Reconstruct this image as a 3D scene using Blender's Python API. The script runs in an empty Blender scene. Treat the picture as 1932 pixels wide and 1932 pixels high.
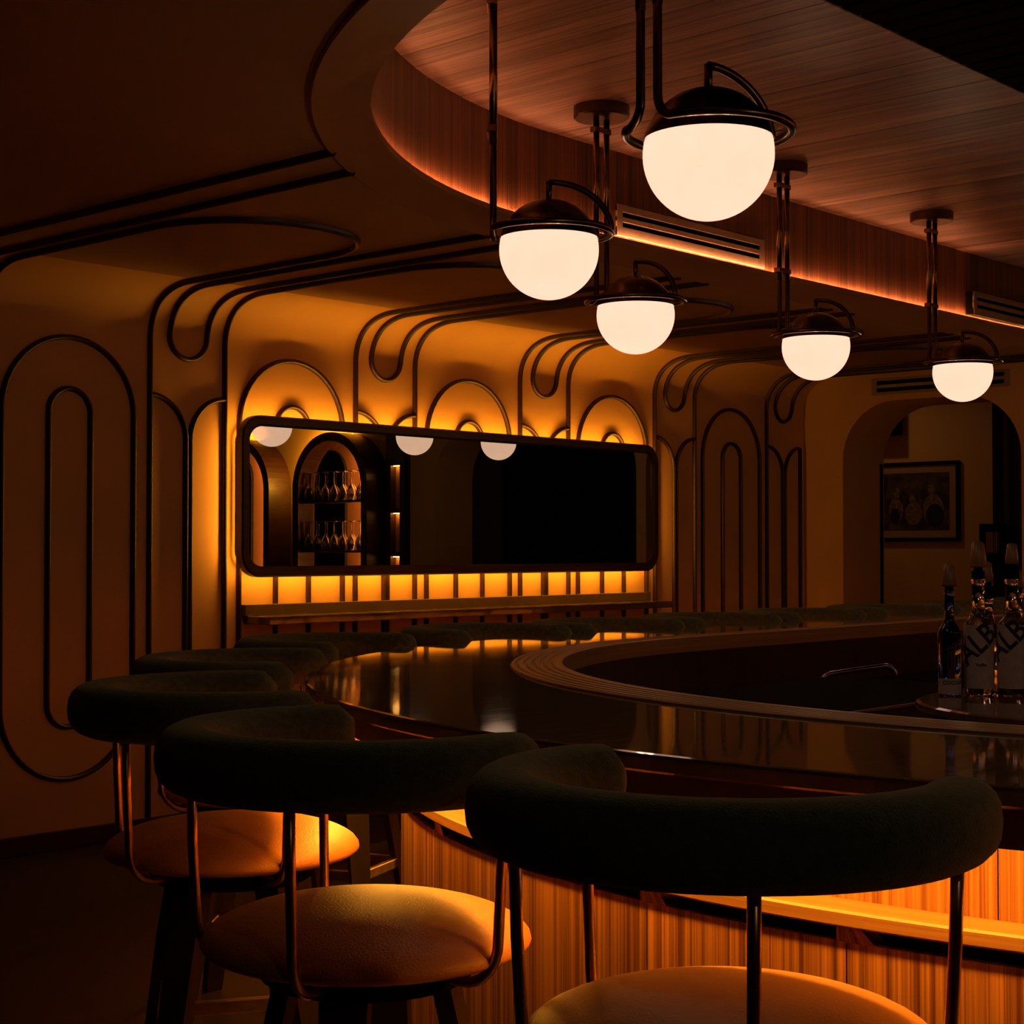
import bpy, bmesh, math, random
from math import sin, cos, pi, radians, sqrt, atan2, asin
from mathutils import Vector, Matrix
random.seed(7)
S = bpy.context.scene
C = bpy.context.collection
EYE = 1.407

# ------------------------------------------------------------------ camera, world, exposure
cam_d = bpy.data.cameras.new('camera'); cam = bpy.data.objects.new('camera', cam_d); C.objects.link(cam)
cam_d.sensor_width = 36.0; cam_d.sensor_fit = 'HORIZONTAL'
cam_d.lens = 3095.0 / 1932.0 * 36.0
cam_d.clip_start = 0.05; cam_d.clip_end = 60
cam.location = (0, 0, EYE)
YAW = radians(42.1685762545873) - pi / 2
cam.rotation_euler = (pi / 2 + math.atan(70.0 / 3095.0), 0, YAW)
S.camera = cam
S.view_settings.view_transform = 'Standard'; S.view_settings.look = 'None'
S.view_settings.exposure = 0.0; S.view_settings.gamma = 1.0
S.view_settings.use_curve_mapping = False
w = bpy.data.worlds.new('world'); S.world = w; w.use_nodes = True
w.node_tree.nodes['Background'].inputs[0].default_value = (0.0, 0.0, 0.0, 1)
w.node_tree.nodes['Background'].inputs[1].default_value = 0.0

LED_MIRROR = 60.0
LED_COVE = 210.0
LED_BAR = 225.0
LED_NICHE = 45.0
GLOBE_EMIT = 1.0
GLOBE_WATT = 4.0      # whole lamp; spread over four small bulbs inside the opal globe
AMBER = (1.0, 0.375, 0.03)
WARM = (1.0, 0.57, 0.28)

# ------------------------------------------------------------------ materials
def nodes_of(m):
    m.use_nodes = True
    return m.node_tree.nodes, m.node_tree.links
def bsdf_mat(name, col, rough=0.5, metal=0.0, spec=0.5, coat=0.0, sheen=0.0, sheen_col=None, noise=None, bump=None, trans=0.0, ior=1.45):
    m = bpy.data.materials.new(name); nd, ln = nodes_of(m); b = nd['Principled BSDF']
    b.inputs['Base Color'].default_value = (*col, 1); b.inputs['Roughness'].default_value = rough
    b.inputs['Metallic'].default_value = metal; b.inputs['Specular IOR Level'].default_value = spec
    b.inputs['Coat Weight'].default_value = coat; b.inputs['IOR'].default_value = ior
    b.inputs['Transmission Weight'].default_value = trans
    if sheen:
        b.inputs['Sheen Weight'].default_value = sheen; b.inputs['Sheen Roughness'].default_value = 0.5
        b.inputs['Sheen Tint'].default_value = (*(sheen_col or col), 1)
    tc = nd.new('ShaderNodeTexCoord')
    if noise:
        sc, amt = noise
        n = nd.new('ShaderNodeTexNoise'); n.inputs['Scale'].default_value = sc; n.inputs['Detail'].default_value = 5
        ln.new(tc.outputs['Object'], n.inputs['Vector'])
        r = nd.new('ShaderNodeMapRange'); r.inputs[1].default_value = 0.3; r.inputs[2].default_value = 0.7
        r.inputs[3].default_value = 1 - amt; r.inputs[4].default_value = 1 + amt
        ln.new(n.outputs['Fac'], r.inputs[0])
        mx = nd.new('ShaderNodeMix'); mx.data_type = 'RGBA'; mx.blend_type = 'MULTIPLY'; mx.inputs[0].default_value = 1
        mx.inputs[6].default_value = (*col, 1); ln.new(r.outputs[0], mx.inputs[7]); ln.new(mx.outputs[2], b.inputs['Base Color'])
    if bump:
        sc, st = bump
        n2 = nd.new('ShaderNodeTexNoise'); n2.inputs['Scale'].default_value = sc; n2.inputs['Detail'].default_value = 3
        ln.new(tc.outputs['Object'], n2.inputs['Vector'])
        bp = nd.new('ShaderNodeBump'); bp.inputs['Strength'].default_value = st; bp.inputs['Distance'].default_value = 0.004
        ln.new(n2.outputs['Fac'], bp.inputs['Height']); ln.new(bp.outputs['Normal'], b.inputs['Normal'])
    return m
def wood_mat(name, dark, light, coord='UV', stretch=(34, 1.1, 1), fine=(160, 2.0, 1), rough=0.45, coat=0.0, rand=True, spec=0.5, lo=0.3, hi=0.72):
    """straight grained timber: grain runs along the second coordinate"""
    m = bpy.data.materials.new(name); nd, ln = nodes_of(m); b = nd['Principled BSDF']
    b.inputs['Roughness'].default_value = rough; b.inputs['Coat Weight'].default_value = coat; b.inputs['Coat Roughness'].default_value = 0.15
    b.inputs['Specular IOR Level'].default_value = spec
    tc = nd.new('ShaderNodeTexCoord'); src = tc.outputs[coord]
    if rand:
        oi = nd.new('ShaderNodeObjectInfo'); cx = nd.new('ShaderNodeCombineXYZ')
        ml = nd.new('ShaderNodeMath'); ml.operation = 'MULTIPLY'; ml.inputs[1].default_value = 37.0
        ln.new(oi.outputs['Random'], ml.inputs[0])
        for i in range(3): ln.new(ml.outputs[0], cx.inputs[i])
        ad = nd.new('ShaderNodeVectorMath'); ad.operation = 'ADD'; ln.new(src, ad.inputs[0]); ln.new(cx.outputs[0], ad.inputs[1]); src = ad.outputs[0]
    def layer(st, detail, dist):
        mp = nd.new('ShaderNodeMapping'); mp.inputs['Scale'].default_value = st; ln.new(src, mp.inputs['Vector'])
        n = nd.new('ShaderNodeTexNoise'); n.inputs['Scale'].default_value = 1.0; n.inputs['Detail'].default_value = detail
        n.inputs['Distortion'].default_value = dist; ln.new(mp.outputs[0], n.inputs['Vector']); return n.outputs['Fac']
    a = layer(stretch, 4, 0.35); f = layer(fine, 2, 0.0)
    mx = nd.new('ShaderNodeMix'); mx.data_type = 'FLOAT'; mx.inputs[0].default_value = 0.45; ln.new(a, mx.inputs[2]); ln.new(f, mx.inputs[3])
    rp = nd.new('ShaderNodeValToRGB'); rp.color_ramp.elements[0].position = lo; rp.color_ramp.elements[0].color = (*dark, 1)
    rp.color_ramp.elements[1].position = hi; rp.color_ramp.elements[1].color = (*light, 1)
    ln.new(mx.outputs[0], rp.inputs[0])
    if rand:
        mr = nd.new('ShaderNodeMapRange'); mr.inputs[3].default_value = 0.66; mr.inputs[4].default_value = 1.22
        ln.new(oi.outputs['Random'], mr.inputs[0])
        m2 = nd.new('ShaderNodeMix'); m2.data_type = 'RGBA'; m2.blend_type = 'MULTIPLY'; m2.inputs[0].default_value = 1
        ln.new(rp.outputs[0], m2.inputs[6]); ln.new(mr.outputs[0], m2.inputs[7]); ln.new(m2.outputs[2], b.inputs['Base Color'])
    else:
        ln.new(rp.outputs[0], b.inputs['Base Color'])
    bp = nd.new('ShaderNodeBump'); bp.inputs['Strength'].default_value = 0.12; bp.inputs['Distance'].default_value = 0.002
    ln.new(f, bp.inputs['Height']); ln.new(bp.outputs['Normal'], b.inputs['Normal'])
    return m
def emit_mat(name, col, strength):
    m = bpy.data.materials.new(name); nd, ln = nodes_of(m)
    nd.remove(nd['Principled BSDF']); e = nd.new('ShaderNodeEmission')
    e.inputs[0].default_value = (*col, 1); e.inputs[1].default_value = strength
    ln.new(e.outputs[0], nd['Material Output'].inputs[0]); return m
def globe_mat():
    m = bpy.data.materials.new('opal_glass'); nd, ln = nodes_of(m); b = nd['Principled BSDF']
    b.inputs['Base Color'].default_value = (0.0, 0.0, 0.0, 1); b.inputs['Roughness'].default_value = 0.25; b.inputs['Specular IOR Level'].default_value = 0.0
    tc = nd.new('ShaderNodeTexCoord'); n = nd.new('ShaderNodeTexNoise'); n.inputs['Scale'].default_value = 9; n.inputs['Detail'].default_value = 4
    ln.new(tc.outputs['Object'], n.inputs['Vector'])
    rp = nd.new('ShaderNodeValToRGB'); rp.color_ramp.elements[0].position = 0.3; rp.color_ramp.elements[0].color = (1.04, 0.535, 0.37, 1)
    rp.color_ramp.elements[1].position = 0.7; rp.color_ramp.elements[1].color = (1.16, 0.575, 0.405, 1)
    ln.new(n.outputs['Fac'], rp.inputs[0]); ln.new(rp.outputs[0], b.inputs['Emission Color'])
    b.inputs['Emission Strength'].default_value = GLOBE_EMIT
    # thin translucent opal: part of the bulbs' light passes straight through
    tr = nd.new('ShaderNodeBsdfTransparent'); tr.inputs[0].default_value = (0.36, 0.36, 0.36, 1); ad = nd.new('ShaderNodeAddShader')
    ln.new(b.outputs[0], ad.inputs[0]); ln.new(tr.outputs[0], ad.inputs[1]); ln.new(ad.outputs[0], nd['Material Output'].inputs[0])
    return m
def stone_mat():
    m = bpy.data.materials.new('bar_stone'); nd, ln = nodes_of(m); b = nd['Principled BSDF']
    b.inputs['Roughness'].default_value = 0.09; b.inputs['Specular IOR Level'].default_value = 0.6
    tc = nd.new('ShaderNodeTexCoord')
    mp = nd.new('ShaderNodeMapping'); mp.inputs['Rotation'].default_value = (0, 0, radians(-42)); mp.inputs['Scale'].default_value = (4, 46, 4)
    ln.new(tc.outputs['Object'], mp.inputs['Vector'])
    n = nd.new('ShaderNodeTexNoise'); n.inputs['Scale'].default_value = 1.0; n.inputs['Detail'].default_value = 6; ln.new(mp.outputs[0], n.inputs['Vector'])
    wv = nd.new('ShaderNodeTexNoise'); wv.inputs['Scale'].default_value = 1.1; wv.inputs['Detail'].default_value = 8; wv.inputs['Distortion'].default_value = 1.5
    ln.new(tc.outputs['Object'], wv.inputs['Vector'])
    rp = nd.new('ShaderNodeValToRGB'); rp.color_ramp.elements[0].color = (0.10, 0.068, 0.028, 1); rp.color_ramp.elements[1].color = (0.19, 0.135, 0.06, 1)
    ln.new(n.outputs['Fac'], rp.inputs[0])
    vr = nd.new('ShaderNodeValToRGB'); e = vr.color_ramp.elements
    e[0].position = 0.492; e[0].color = (0, 0, 0, 1); e[1].position = 0.5; e[1].color = (0.12, 0.12, 0.12, 1)
    e2 = vr.color_ramp.elements.new(0.508); e2.color = (0, 0, 0, 1)
    ln.new(wv.outputs['Fac'], vr.inputs[0])
    mx = nd.new('ShaderNodeMix'); mx.data_type = 'RGBA'; ln.new(vr.outputs[0], mx.inputs[0]); ln.new(rp.outputs[0], mx.inputs[6]); mx.inputs[7].default_value = (0.3, 0.2, 0.12, 1)
    ln.new(mx.outputs[2], b.inputs['Base Color'])
    rr = nd.new('ShaderNodeMapRange'); rr.inputs[3].default_value = 0.02; rr.inputs[4].default_value = 0.085
    ln.new(n.outputs['Fac'], rr.inputs[0]); ln.new(rr.outputs[0], b.inputs['Roughness'])
    return m

M = dict(
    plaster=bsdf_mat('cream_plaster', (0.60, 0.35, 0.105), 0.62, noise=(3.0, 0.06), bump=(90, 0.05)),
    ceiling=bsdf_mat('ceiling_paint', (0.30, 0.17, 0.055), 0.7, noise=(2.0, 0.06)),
    mould=bsdf_mat('stained_moulding', (0.030, 0.010, 0.005), 0.42, noise=(30, 0.2)),
    band=bsdf_mat('band_paint', (0.26, 0.12, 0.035), 0.6, noise=(2, 0.06)),
    floor=wood_mat('floor_boards', (0.010, 0.004, 0.003), (0.032, 0.012, 0.007), 'Object', (3, 60, 3), (10, 200, 10), 0.45, rand=False),
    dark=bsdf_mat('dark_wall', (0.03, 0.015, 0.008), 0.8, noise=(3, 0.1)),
    black=bsdf_mat('black_paint', (0.006, 0.005, 0.004), 0.9, spec=0.03, noise=(20, 0.2)),
    veneer=wood_mat('fascia_veneer', (0.03, 0.009, 0.004), (0.20, 0.068, 0.023), 'UV', (34, 0.5, 1), (150, 1.0, 1), 0.5, lo=0.36, hi=0.64),
    plank=wood_mat('ceiling_plank', (0.20, 0.115, 0.095), (0.78, 0.54, 0.50), 'Object', (16, 0.9, 20), (120, 2.5, 60), 0.42),
    die=wood_mat('bar_front_veneer', (0.15, 0.045, 0.011), (0.62, 0.26, 0.075), 'UV', (55, 0.5, 1), (230, 0.8, 1), 0.45, lo=0.38, hi=0.60),
    rail=wood_mat('bar_rail_timber', (0.34, 0.15, 0.045), (0.62, 0.32, 0.11), 'UV', (0.9, 60, 1), (2.5, 260, 1), 0.4),
    apron=wood_mat('apron_mahogany', (0.014, 0.003, 0.002), (0.045, 0.010, 0.005), 'UV', (20, 0.8, 1), (120, 2, 1), 0.65),
    rim=wood_mat('drip_rim_timber', (0.28, 0.165, 0.065), (0.50, 0.31, 0.13), 'UV', (0.9, 60, 1), (2.5, 260, 1), 0.38),
    legwood=wood_mat('leg_timber', (0.010, 0.004, 0.002), (0.035, 0.013, 0.006), 'Object', (60, 60, 3), (200, 200, 8), 0.45),
    stone=stone_mat(),
    frame=wood_mat('mirror_frame_wood', (0.030, 0.009, 0.005), (0.075, 0.025, 0.012), 'Object', (2, 40, 40), (8, 160, 160), 0.4, rand=False),
    mirror=bsdf_mat('mirror_glass', (0.42, 0.50, 0.45), 0.0, 1.0),
    brass=bsdf_mat('aged_brass', (0.13, 0.085, 0.035), 0.28, 1.0, noise=(25, 0.25)),
    brassb=bsdf_mat('satin_brass', (0.26, 0.17, 0.07), 0.26, 1.0, noise=(25, 0.2)),
    canopy=bsdf_mat('canopy_bronze', (0.10, 0.055, 0.035), 0.35, 0.7, noise=(12, 0.2)),
    globe=globe_mat(), plate=emit_mat('added_glow_disc', (1.1, 0.555, 0.388), 1.05),
    velvet=bsdf_mat('green_velvet', (0.055, 0.075, 0.038), 0.9, sheen=0.6, sheen_col=(0.30, 0.36, 0.20), noise=(55, 0.3), bump=(260, 0.5)),
    leather=bsdf_mat('tan_leather', (0.60, 0.22, 0.055), 0.42, noise=(9, 0.1), bump=(210, 0.35)),
    rod=bsdf_mat('bronze_rod', (0.55, 0.33, 0.15), 0.30, 1.0, noise=(30, 0.2)),
    vent=bsdf_mat('vent_metal', (0.32, 0.23, 0.16), 0.5, 0.2, noise=(20, 0.1)),
    steel=bsdf_mat('brushed_steel', (0.45, 0.40, 0.34), 0.22, 1.0, noise=(30, 0.1)),
    led_m=emit_mat('led_mirror', AMBER, LED_MIRROR), led_c=emit_mat('led_cove', (1.0, 0.40, 0.15), LED_COVE),
    led_b=emit_mat('led_bar', AMBER, LED_BAR), led_n=emit_mat('led_niche', (1.0, 0.40, 0.08), LED_NICHE), led_i=emit_mat('led_niche_inside', (1.0, 0.36, 0.08), LED_NICHE * 16), led_h=emit_mat('led_niche_top', AMBER, LED_NICHE * 18),
    glass=bsdf_mat('clear_glass', (0.95, 0.95, 0.95), 0.02, trans=1.0, ior=1.45),
    blueglass=bsdf_mat('blue_glass', (0.14, 0.18, 0.9), 0.03, trans=1.0, ior=1.45),
    paper=bsdf_mat('label_paper', (0.42, 0.36, 0.36), 0.7, noise=(60, 0.1)),
    ink=bsdf_mat('label_ink', (0.012, 0.010, 0.012), 0.6, noise=(60, 0.1)),
    cup=bsdf_mat('cup_plastic', (0.30, 0.16, 0.08), 0.35, trans=0.3, noise=(30, 0.1)),
    mat_board=bsdf_mat('picture_mount', (0.36, 0.22, 0.12), 0.8, noise=(20, 0.06)),
)

# ------------------------------------------------------------------ mesh helpers
def link(name, me, mat, parent=None, smooth=False):
    if mat and not me.materials: me.materials.append(mat)
    if smooth:
        for p in me.polygons: p.use_smooth = True
    o = bpy.data.objects.new(name, me); C.objects.link(o)
    if parent: o.parent = parent
    return o
def obj(name, vf, mat, parent=None, smooth=False, uv=None):
    v, f = vf[0], vf[1]; uv = vf[2] if len(vf) > 2 else uv
    me = bpy.data.meshes.new(name); me.from_pydata([tuple(p) for p in v], [], f)
    if uv:
        l = me.uv_layers.new(name='UVMap'); k = 0
        for fu in uv:
            for c in fu: l.data[k].uv = c; k += 1
    me.validate(); me.update()
    return link(name, me, mat, parent, smooth)
def join(*vfs):
    V, F, U = [], [], []; has = all(len(x) > 2 for x in vfs)
    for x in vfs:
        b = len(V); V += list(x[0]); F += [tuple(i + b for i in f) for f in x[1]]
        if has: U += list(x[2])
    return (V, F, U) if has else (V, F)
def box(x0, x1, y0, y1, z0, z1):
    v = [(x, y, z) for z in (z0, z1) for y in (y0, y1) for x in (x0, x1)]
    f = [(0, 2, 3, 1), (4, 5, 7, 6), (0, 1, 5, 4), (2, 6, 7, 3), (0, 4, 6, 2), (1, 3, 7, 5)]
    return v, f
def rbox(x0, x1, y0, y1, z0, z1, bev=0.005, seg=2):
    bm = bmesh.new(); v, f = box(x0, x1, y0, y1, z0, z1)
    bv = [bm.verts.new(p) for p in v]
    for q in f: bm.faces.new([bv[i] for i in q])
    bmesh.ops.bevel(bm, geom=list(bm.edges), offset=bev, segments=seg, profile=0.5, affect='EDGES')
    bm.verts.index_update(); r = ([tuple(p.co) for p in bm.verts], [tuple(p.index for p in q.verts) for q in bm.faces]); bm.free(); return r
def loft(paths, closed=False, cyc=False, us=1.0):
    """paths: equal length lists of 3d points; consecutive paths are skinned. UV: u along path, v across."""
    n = len(paths[0]); V = [p for q in paths for p in q]; F = []; U = []
    al = [0.0]
    for i in range(1, n + (1 if cyc else 0)): al.append(al[-1] + (Vector(paths[0][i % n]) - Vector(paths[0][i - 1])).length)
    ac = [0.0]; m = len(paths)
    for j in range(1, m + (1 if closed else 0)): ac.append(ac[-1] + (Vector(paths[j % m][n // 2]) - Vector(paths[j - 1][n // 2])).length)
    for j in range(m if closed else m - 1):
        k = (j + 1) % m
        for i in range(n if cyc else n - 1):
            h = (i + 1) % n
            F.append((j * n + i, j * n + h, k * n + h, k * n + i))
            U.append(((al[i] * us, ac[j]), (al[i + 1] * us, ac[j]), (al[i + 1] * us, ac[j + 1]), (al[i] * us, ac[j + 1])))
    return V, F, U
def tube(pts, r, seg=10, closed=False, caps=True, flat=None, up=None):
    """swept round section; r number or list; flat=(normal list, factor) squashes"""
    P = [Vector(p) for p in pts]; n = len(P); T = []
    for i in range(n):
        a = P[(i - 1) % n] if (closed or i > 0) else P[i]; b = P[(i + 1) % n] if (closed or i < n - 1) else P[i]
        t = (b - a); T.append(t.normalized() if t.length > 1e-9 else Vector((0, 0, 1)))
    if up is None:
        up = Vector((0, 0, 1)) if abs(T[0].z) < 0.9 else Vector((1, 0, 0))
    N = (up - T[0] * up.dot(T[0])).normalized(); V = []; F = []
    for i in range(n):
        N = (N - T[i] * N.dot(T[i])); N = N.normalized() if N.length > 1e-6 else Vector((1, 0, 0))
        B = T[i].cross(N); ri = r[i] if isinstance(r, (list, tuple)) else r
        for k in range(seg):
            a = 2 * pi * k / seg; V.append(tuple(P[i] + (N * cos(a) + B * sin(a)) * ri))
    for i in range(n if closed else n - 1):
        h = (i + 1) % n
        for k in range(seg): F.append((i * seg + k, i * seg + (k + 1) % seg, h * seg + (k + 1) % seg, h * seg + k))
    if caps and not closed:
        F.append(tuple(range(seg - 1, -1, -1))); F.append(tuple((n - 1) * seg + k for k in range(seg)))
    return V, F
def lathe(prof, seg=32, cx=0, cy=0, caps=True):
    V = []; F = []; m = len(prof)
    for (r, z) in prof:
        for k in range(seg): a = 2 * pi * k / seg; V.append((cx + r * cos(a), cy + r * sin(a), z))
    for j in range(m - 1):
        for k in range(seg): F.append((j * seg + k, j * seg + (k + 1) % seg, (j + 1) * seg + (k + 1) % seg, (j + 1) * seg + k))
    if caps and prof[0][0] > 1e-6: F.append(tuple(range(seg - 1, -1, -1)))
    if caps and prof[-1][0] > 1e-6: F.append(tuple((m - 1) * seg + k for k in range(seg)))
    return V, F
def xform(vf, mat):
    return ([tuple(mat @ Vector(p)) for p in vf[0]],) + tuple(vf[1:])
def thing(name, label, cat, loc=(0, 0, 0), rz=0.0, group=None):
    o = bpy.data.objects.new(name, None); C.objects.link(o); o.location = loc; o.rotation_euler = (0, 0, rz)
    o.empty_display_size = 0.1
    return tag(o, label, cat, group)
def tag(o, label, cat, group=None):
    o['label'] = label; o['category'] = cat
    if group: o['group'] = group
    return o
def struct(o):
    o['kind'] = 'structure'; return o
def dup(root, loc, rz, label, group=None):
    r = root.copy(); C.objects.link(r); r.location = loc; r.rotation_euler = (0, 0, rz); r['label'] = label
    if group: r['group'] = group
    for ch in list(root.children):
        c = ch.copy(); C.objects.link(c); c.parent = r
        for g in list(ch.children):
            d = g.copy(); C.objects.link(d); d.parent = c
    return r

# ------------------------------------------------------------------ oval plan curves (u along x, n along y)
UEND = 10.72
def oval(cu, cn, R, z, ns=26, na=72, uend=UEND, bend=None):
    """open stadium outline: far side from the end wall, round the tip, back along the near side"""
    P = []
    for i in range(ns):
        x = uend + (cu - uend) * i / ns; y = cn + R
        if bend and x > bend[0]:
            t = min((x - bend[0]) / bend[1], 0.98); y -= bend[2] * (1 - sqrt(1 - t * t))
        P.append((x, y, z))
    for i in range(na + 1):
        a = pi * i / na; P.append((cu - R * sin(a), cn + R * cos(a), z))
    for i in range(1, ns + 1):
        x = cu + (uend - cu) * i / ns; y = cn - R
        if bend and x > bend[0]:
            t = min((x - bend[0]) / bend[1], 0.98); y += bend[2] * (1 - sqrt(1 - t * t))
        P.append((x, y, z))
    return P
def lerp(A, B, t, z=None):
    return [(a[0] + (b[0] - a[0]) * t, a[1] + (b[1] - a[1]) * t, (a[2] + (b[2] - a[2]) * t) if z is None else z) for a, b in zip(A, B)]

# ------------------------------------------------------------------ room shell
WALL = 6.75; ZC = EYE + 1.298; COVE_A = 0.35; COVE_B = 0.278
ULEFT = -3.0; UBACK = 10.77; NNEAR = -4.6
struct(obj('floor', box(ULEFT, 14.5, NNEAR, 9.0, -0.06, 0.0), M['floor']))

def cove_pt(s):
    """profile of wall + cove + ceiling as a function of arc length s measured up the wall; returns (n, z, outward normal)"""
    zb = ZC - COVE_B
    if s <= zb: return WALL, s, (-1.0, 0.0)
    K = COVE_TAB
    s2 = s - zb
    if s2 >= K[-1][0]:
        return WALL - COVE_A - (s2 - K[-1][0]), ZC, (0.0, -1.0)
    for i in range(1, len(K)):
        if s2 <= K[i][0]:
            t = (s2 - K[i - 1][0]) / (K[i][0] - K[i - 1][0]); a, b = K[i - 1], K[i]
            nn = a[1] + (b[1] - a[1]) * t; zz = a[2] + (b[2] - a[2]) * t
            d = Vector((b[1] - a[1], b[2] - a[2])).normalized()
            return nn, zz, (-d.y, d.x)
COVE_TAB = [(0.0, WALL, ZC - COVE_B)]
for i in range(1, 41):
    a = (pi / 2) * i / 40; p = 2 / 2.4
    cn_ = cos(a) ** p if i < 40 else 0.0; sn_ = sin(a) ** p
    nn = WALL - COVE_A + COVE_A * cn_; zz = ZC - COVE_B + COVE_B * sn_
    l = COVE_TAB[-1]; COVE_TAB.append((l[0] + sqrt((nn - l[1]) ** 2 + (zz - l[2]) ** 2), nn, zz))
S_CEIL = (ZC - COVE_B) + COVE_TAB[-1][0]     # arc length where the flat ceiling starts
prof = [(WALL, 0.0)] + [(k[1], k[2]) for k in COVE_TAB]
wall_back = struct(obj('wall_back', loft([[(x, n_, z_) for x in (ULEFT, 0, 3, 6, 9, UBACK)] for n_, z_ in prof]), M['plaster'], smooth=True))
for p in wall_back.data.polygons[:5]: p.use_smooth = False

# ceiling with the oval opening
BO = (5.375, 1.59, 3.035); BI = (5.22, 1.84, 2.573); BEND = (9.2, 2.6, 0.9)
hole = oval(BO[0], BO[1], BO[2] - 0.03, ZC, bend=BEND)
edge = []
for i, p in enumerate(hole):
    if i < 26: edge.append((p[0], WALL - COVE_A, ZC))
    elif i > 26 + 72: edge.append((p[0], NNEAR, ZC))
    else:
        a = pi * (i - 26) / 72; t = 1e9; d = (-sin(a), cos(a))
        c0 = (BO[0], BO[1])
        if d[0] < -1e-6: t = min(t, (ULEFT - c0[0]) / d[0])
        if d[1] > 1e-6: t = min(t, (WALL - COVE_A - c0[1]) / d[1])
        if d[1] < -1e-6: t = min(t, (NNEAR - c0[1]) / d[1])
        edge.append((c0[0] + d[0] * t, c0[1] + d[1] * t, ZC))
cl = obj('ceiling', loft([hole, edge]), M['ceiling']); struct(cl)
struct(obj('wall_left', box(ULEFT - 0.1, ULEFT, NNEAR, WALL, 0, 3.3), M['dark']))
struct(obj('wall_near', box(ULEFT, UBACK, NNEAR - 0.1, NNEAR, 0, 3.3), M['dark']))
struct(obj('baseboard_back', rbox(ULEFT, UBACK, WALL - 0.018, WALL, 0.0, 0.09, 0.004), M['mould']))

# ceiling tray: dropped ring band, lip, veneer fascia panels, plank ceiling
ZB = EYE + 1.33; ZO = ZC - 0.014; ZP = EYE + 1.736
tray = struct(obj('ceiling_tray', loft([oval(BO[0], BO[1], BO[2], ZC + 0.02, bend=BEND), oval(BO[0], BO[1], BO[2], ZO + 0.004, bend=BEND), oval(BO[0], BO[1], BO[2] - 0.006, ZO, bend=BEND),
        oval(*BI, ZB, bend=BEND), oval(*BI, ZB + 0.022, bend=BEND), oval(BI[0], BI[1], BI[2] + 0.010, ZB + 0.022, bend=BEND), oval(BI[0], BI[1], BI[2] + 0.010, ZB + 0.008, bend=BEND), oval(BI[0], BI[1], BI[2] + 0.06, ZB + 0.008, bend=BEND)]), M['band']))
obj('light_strip', loft([oval(BI[0], BI[1], BI[2] + 0.012, ZB + 0.012, bend=BEND), oval(BI[0], BI[1], BI[2] + 0.012, ZB + 0.0205, bend=BEND)]), M['led_c'], tray)
FA = (BI[0], BI[1], BI[2] + 0.035)
fl = oval(*FA, ZB + 0.012, bend=BEND)
def seg_at(u_, far=True):
    best = min(range(len(fl)), key=lambda i: abs(fl[i][0] - u_) + (0 if (fl[i][1] > FA[1]) == far else 99)); return best
cuts = sorted({0, seg_at(9.26), seg_at(6.85), seg_at(4.25), 26 + 40, 26 + 62, seg_at(6.85, False), seg_at(9.26, False), len(fl) - 1})
for a, b in zip(cuts[:-1], cuts[1:]):
    q = [list(p) for p in fl[a:b + 1]]
    d0 = (Vector(q[1]) - Vector(q[0])).normalized() * 0.0012; q[0] = list(Vector(q[0]) + d0)
    d1 = (Vector(q[-2]) - Vector(q[-1])).normalized() * 0.0012; q[-1] = list(Vector(q[-1]) + d1)
    bot = [tuple(p) for p in q]; top = [(p[0], p[1], ZP + 0.01) for p in q]
    ctr = (FA[0], FA[1])
    def off(P, d):
        R_ = []
        for i, p in enumerate(P):
            a_ = P[max(i - 1, 0)]; b_ = P[min(i + 1, len(P) - 1)]; t = Vector((b_[0] - a_[0], b_[1] - a_[1], 0)).normalized(); nrm = Vector((t.y, -t.x, 0))
            R_.append((p[0] + nrm.x * d, p[1] + nrm.y * d, p[2]))
        return R_
    obj('fascia_panel', loft([bot, top, off(top, 0.015), off(bot, 0.015)], closed=True), M['veneer'], tray)
# planks of the tray ceiling (run across, wall to wall of the tray)
pw = 0.128; x = 2.2; k = 0
pm_cache = {}
while x < UEND:
    wdt = pw
    n_hi = 4.62; n_lo = 2.73
    me = pm_cache.get('p')
    if me is None:
        v, f = rbox(-wdt / 2 + 0.0012, wdt / 2 - 0.0012, n_lo, n_hi, 0, 0.018, 0.0014, 1)
        o = obj('plank', (v, f), M['plank'], tray); pm_cache['p'] = o.data
    else:
        o = link('plank', me, None, tray)
    o.location = (x + wdt / 2, 0, ZP + 0.0006 * (k % 3)); x += pw; k += 1
obj('backing_board', box(1.9, UEND, -1.2, 4.75, ZP + 0.16, ZP + 0.18), M['black'], tray)
x = 2.2
sl = None
while x < UEND:
    if sl is None: o = obj('dark_slat', rbox(-0.05, 0.05, -1.0, 2.726, 0, 0.02, 0.002, 1), M['black'], tray); sl = o.data
    else: o = link('dark_slat', sl, None, tray)
    o.location = (x, 0, ZP + 0.002); x += 0.122

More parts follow.
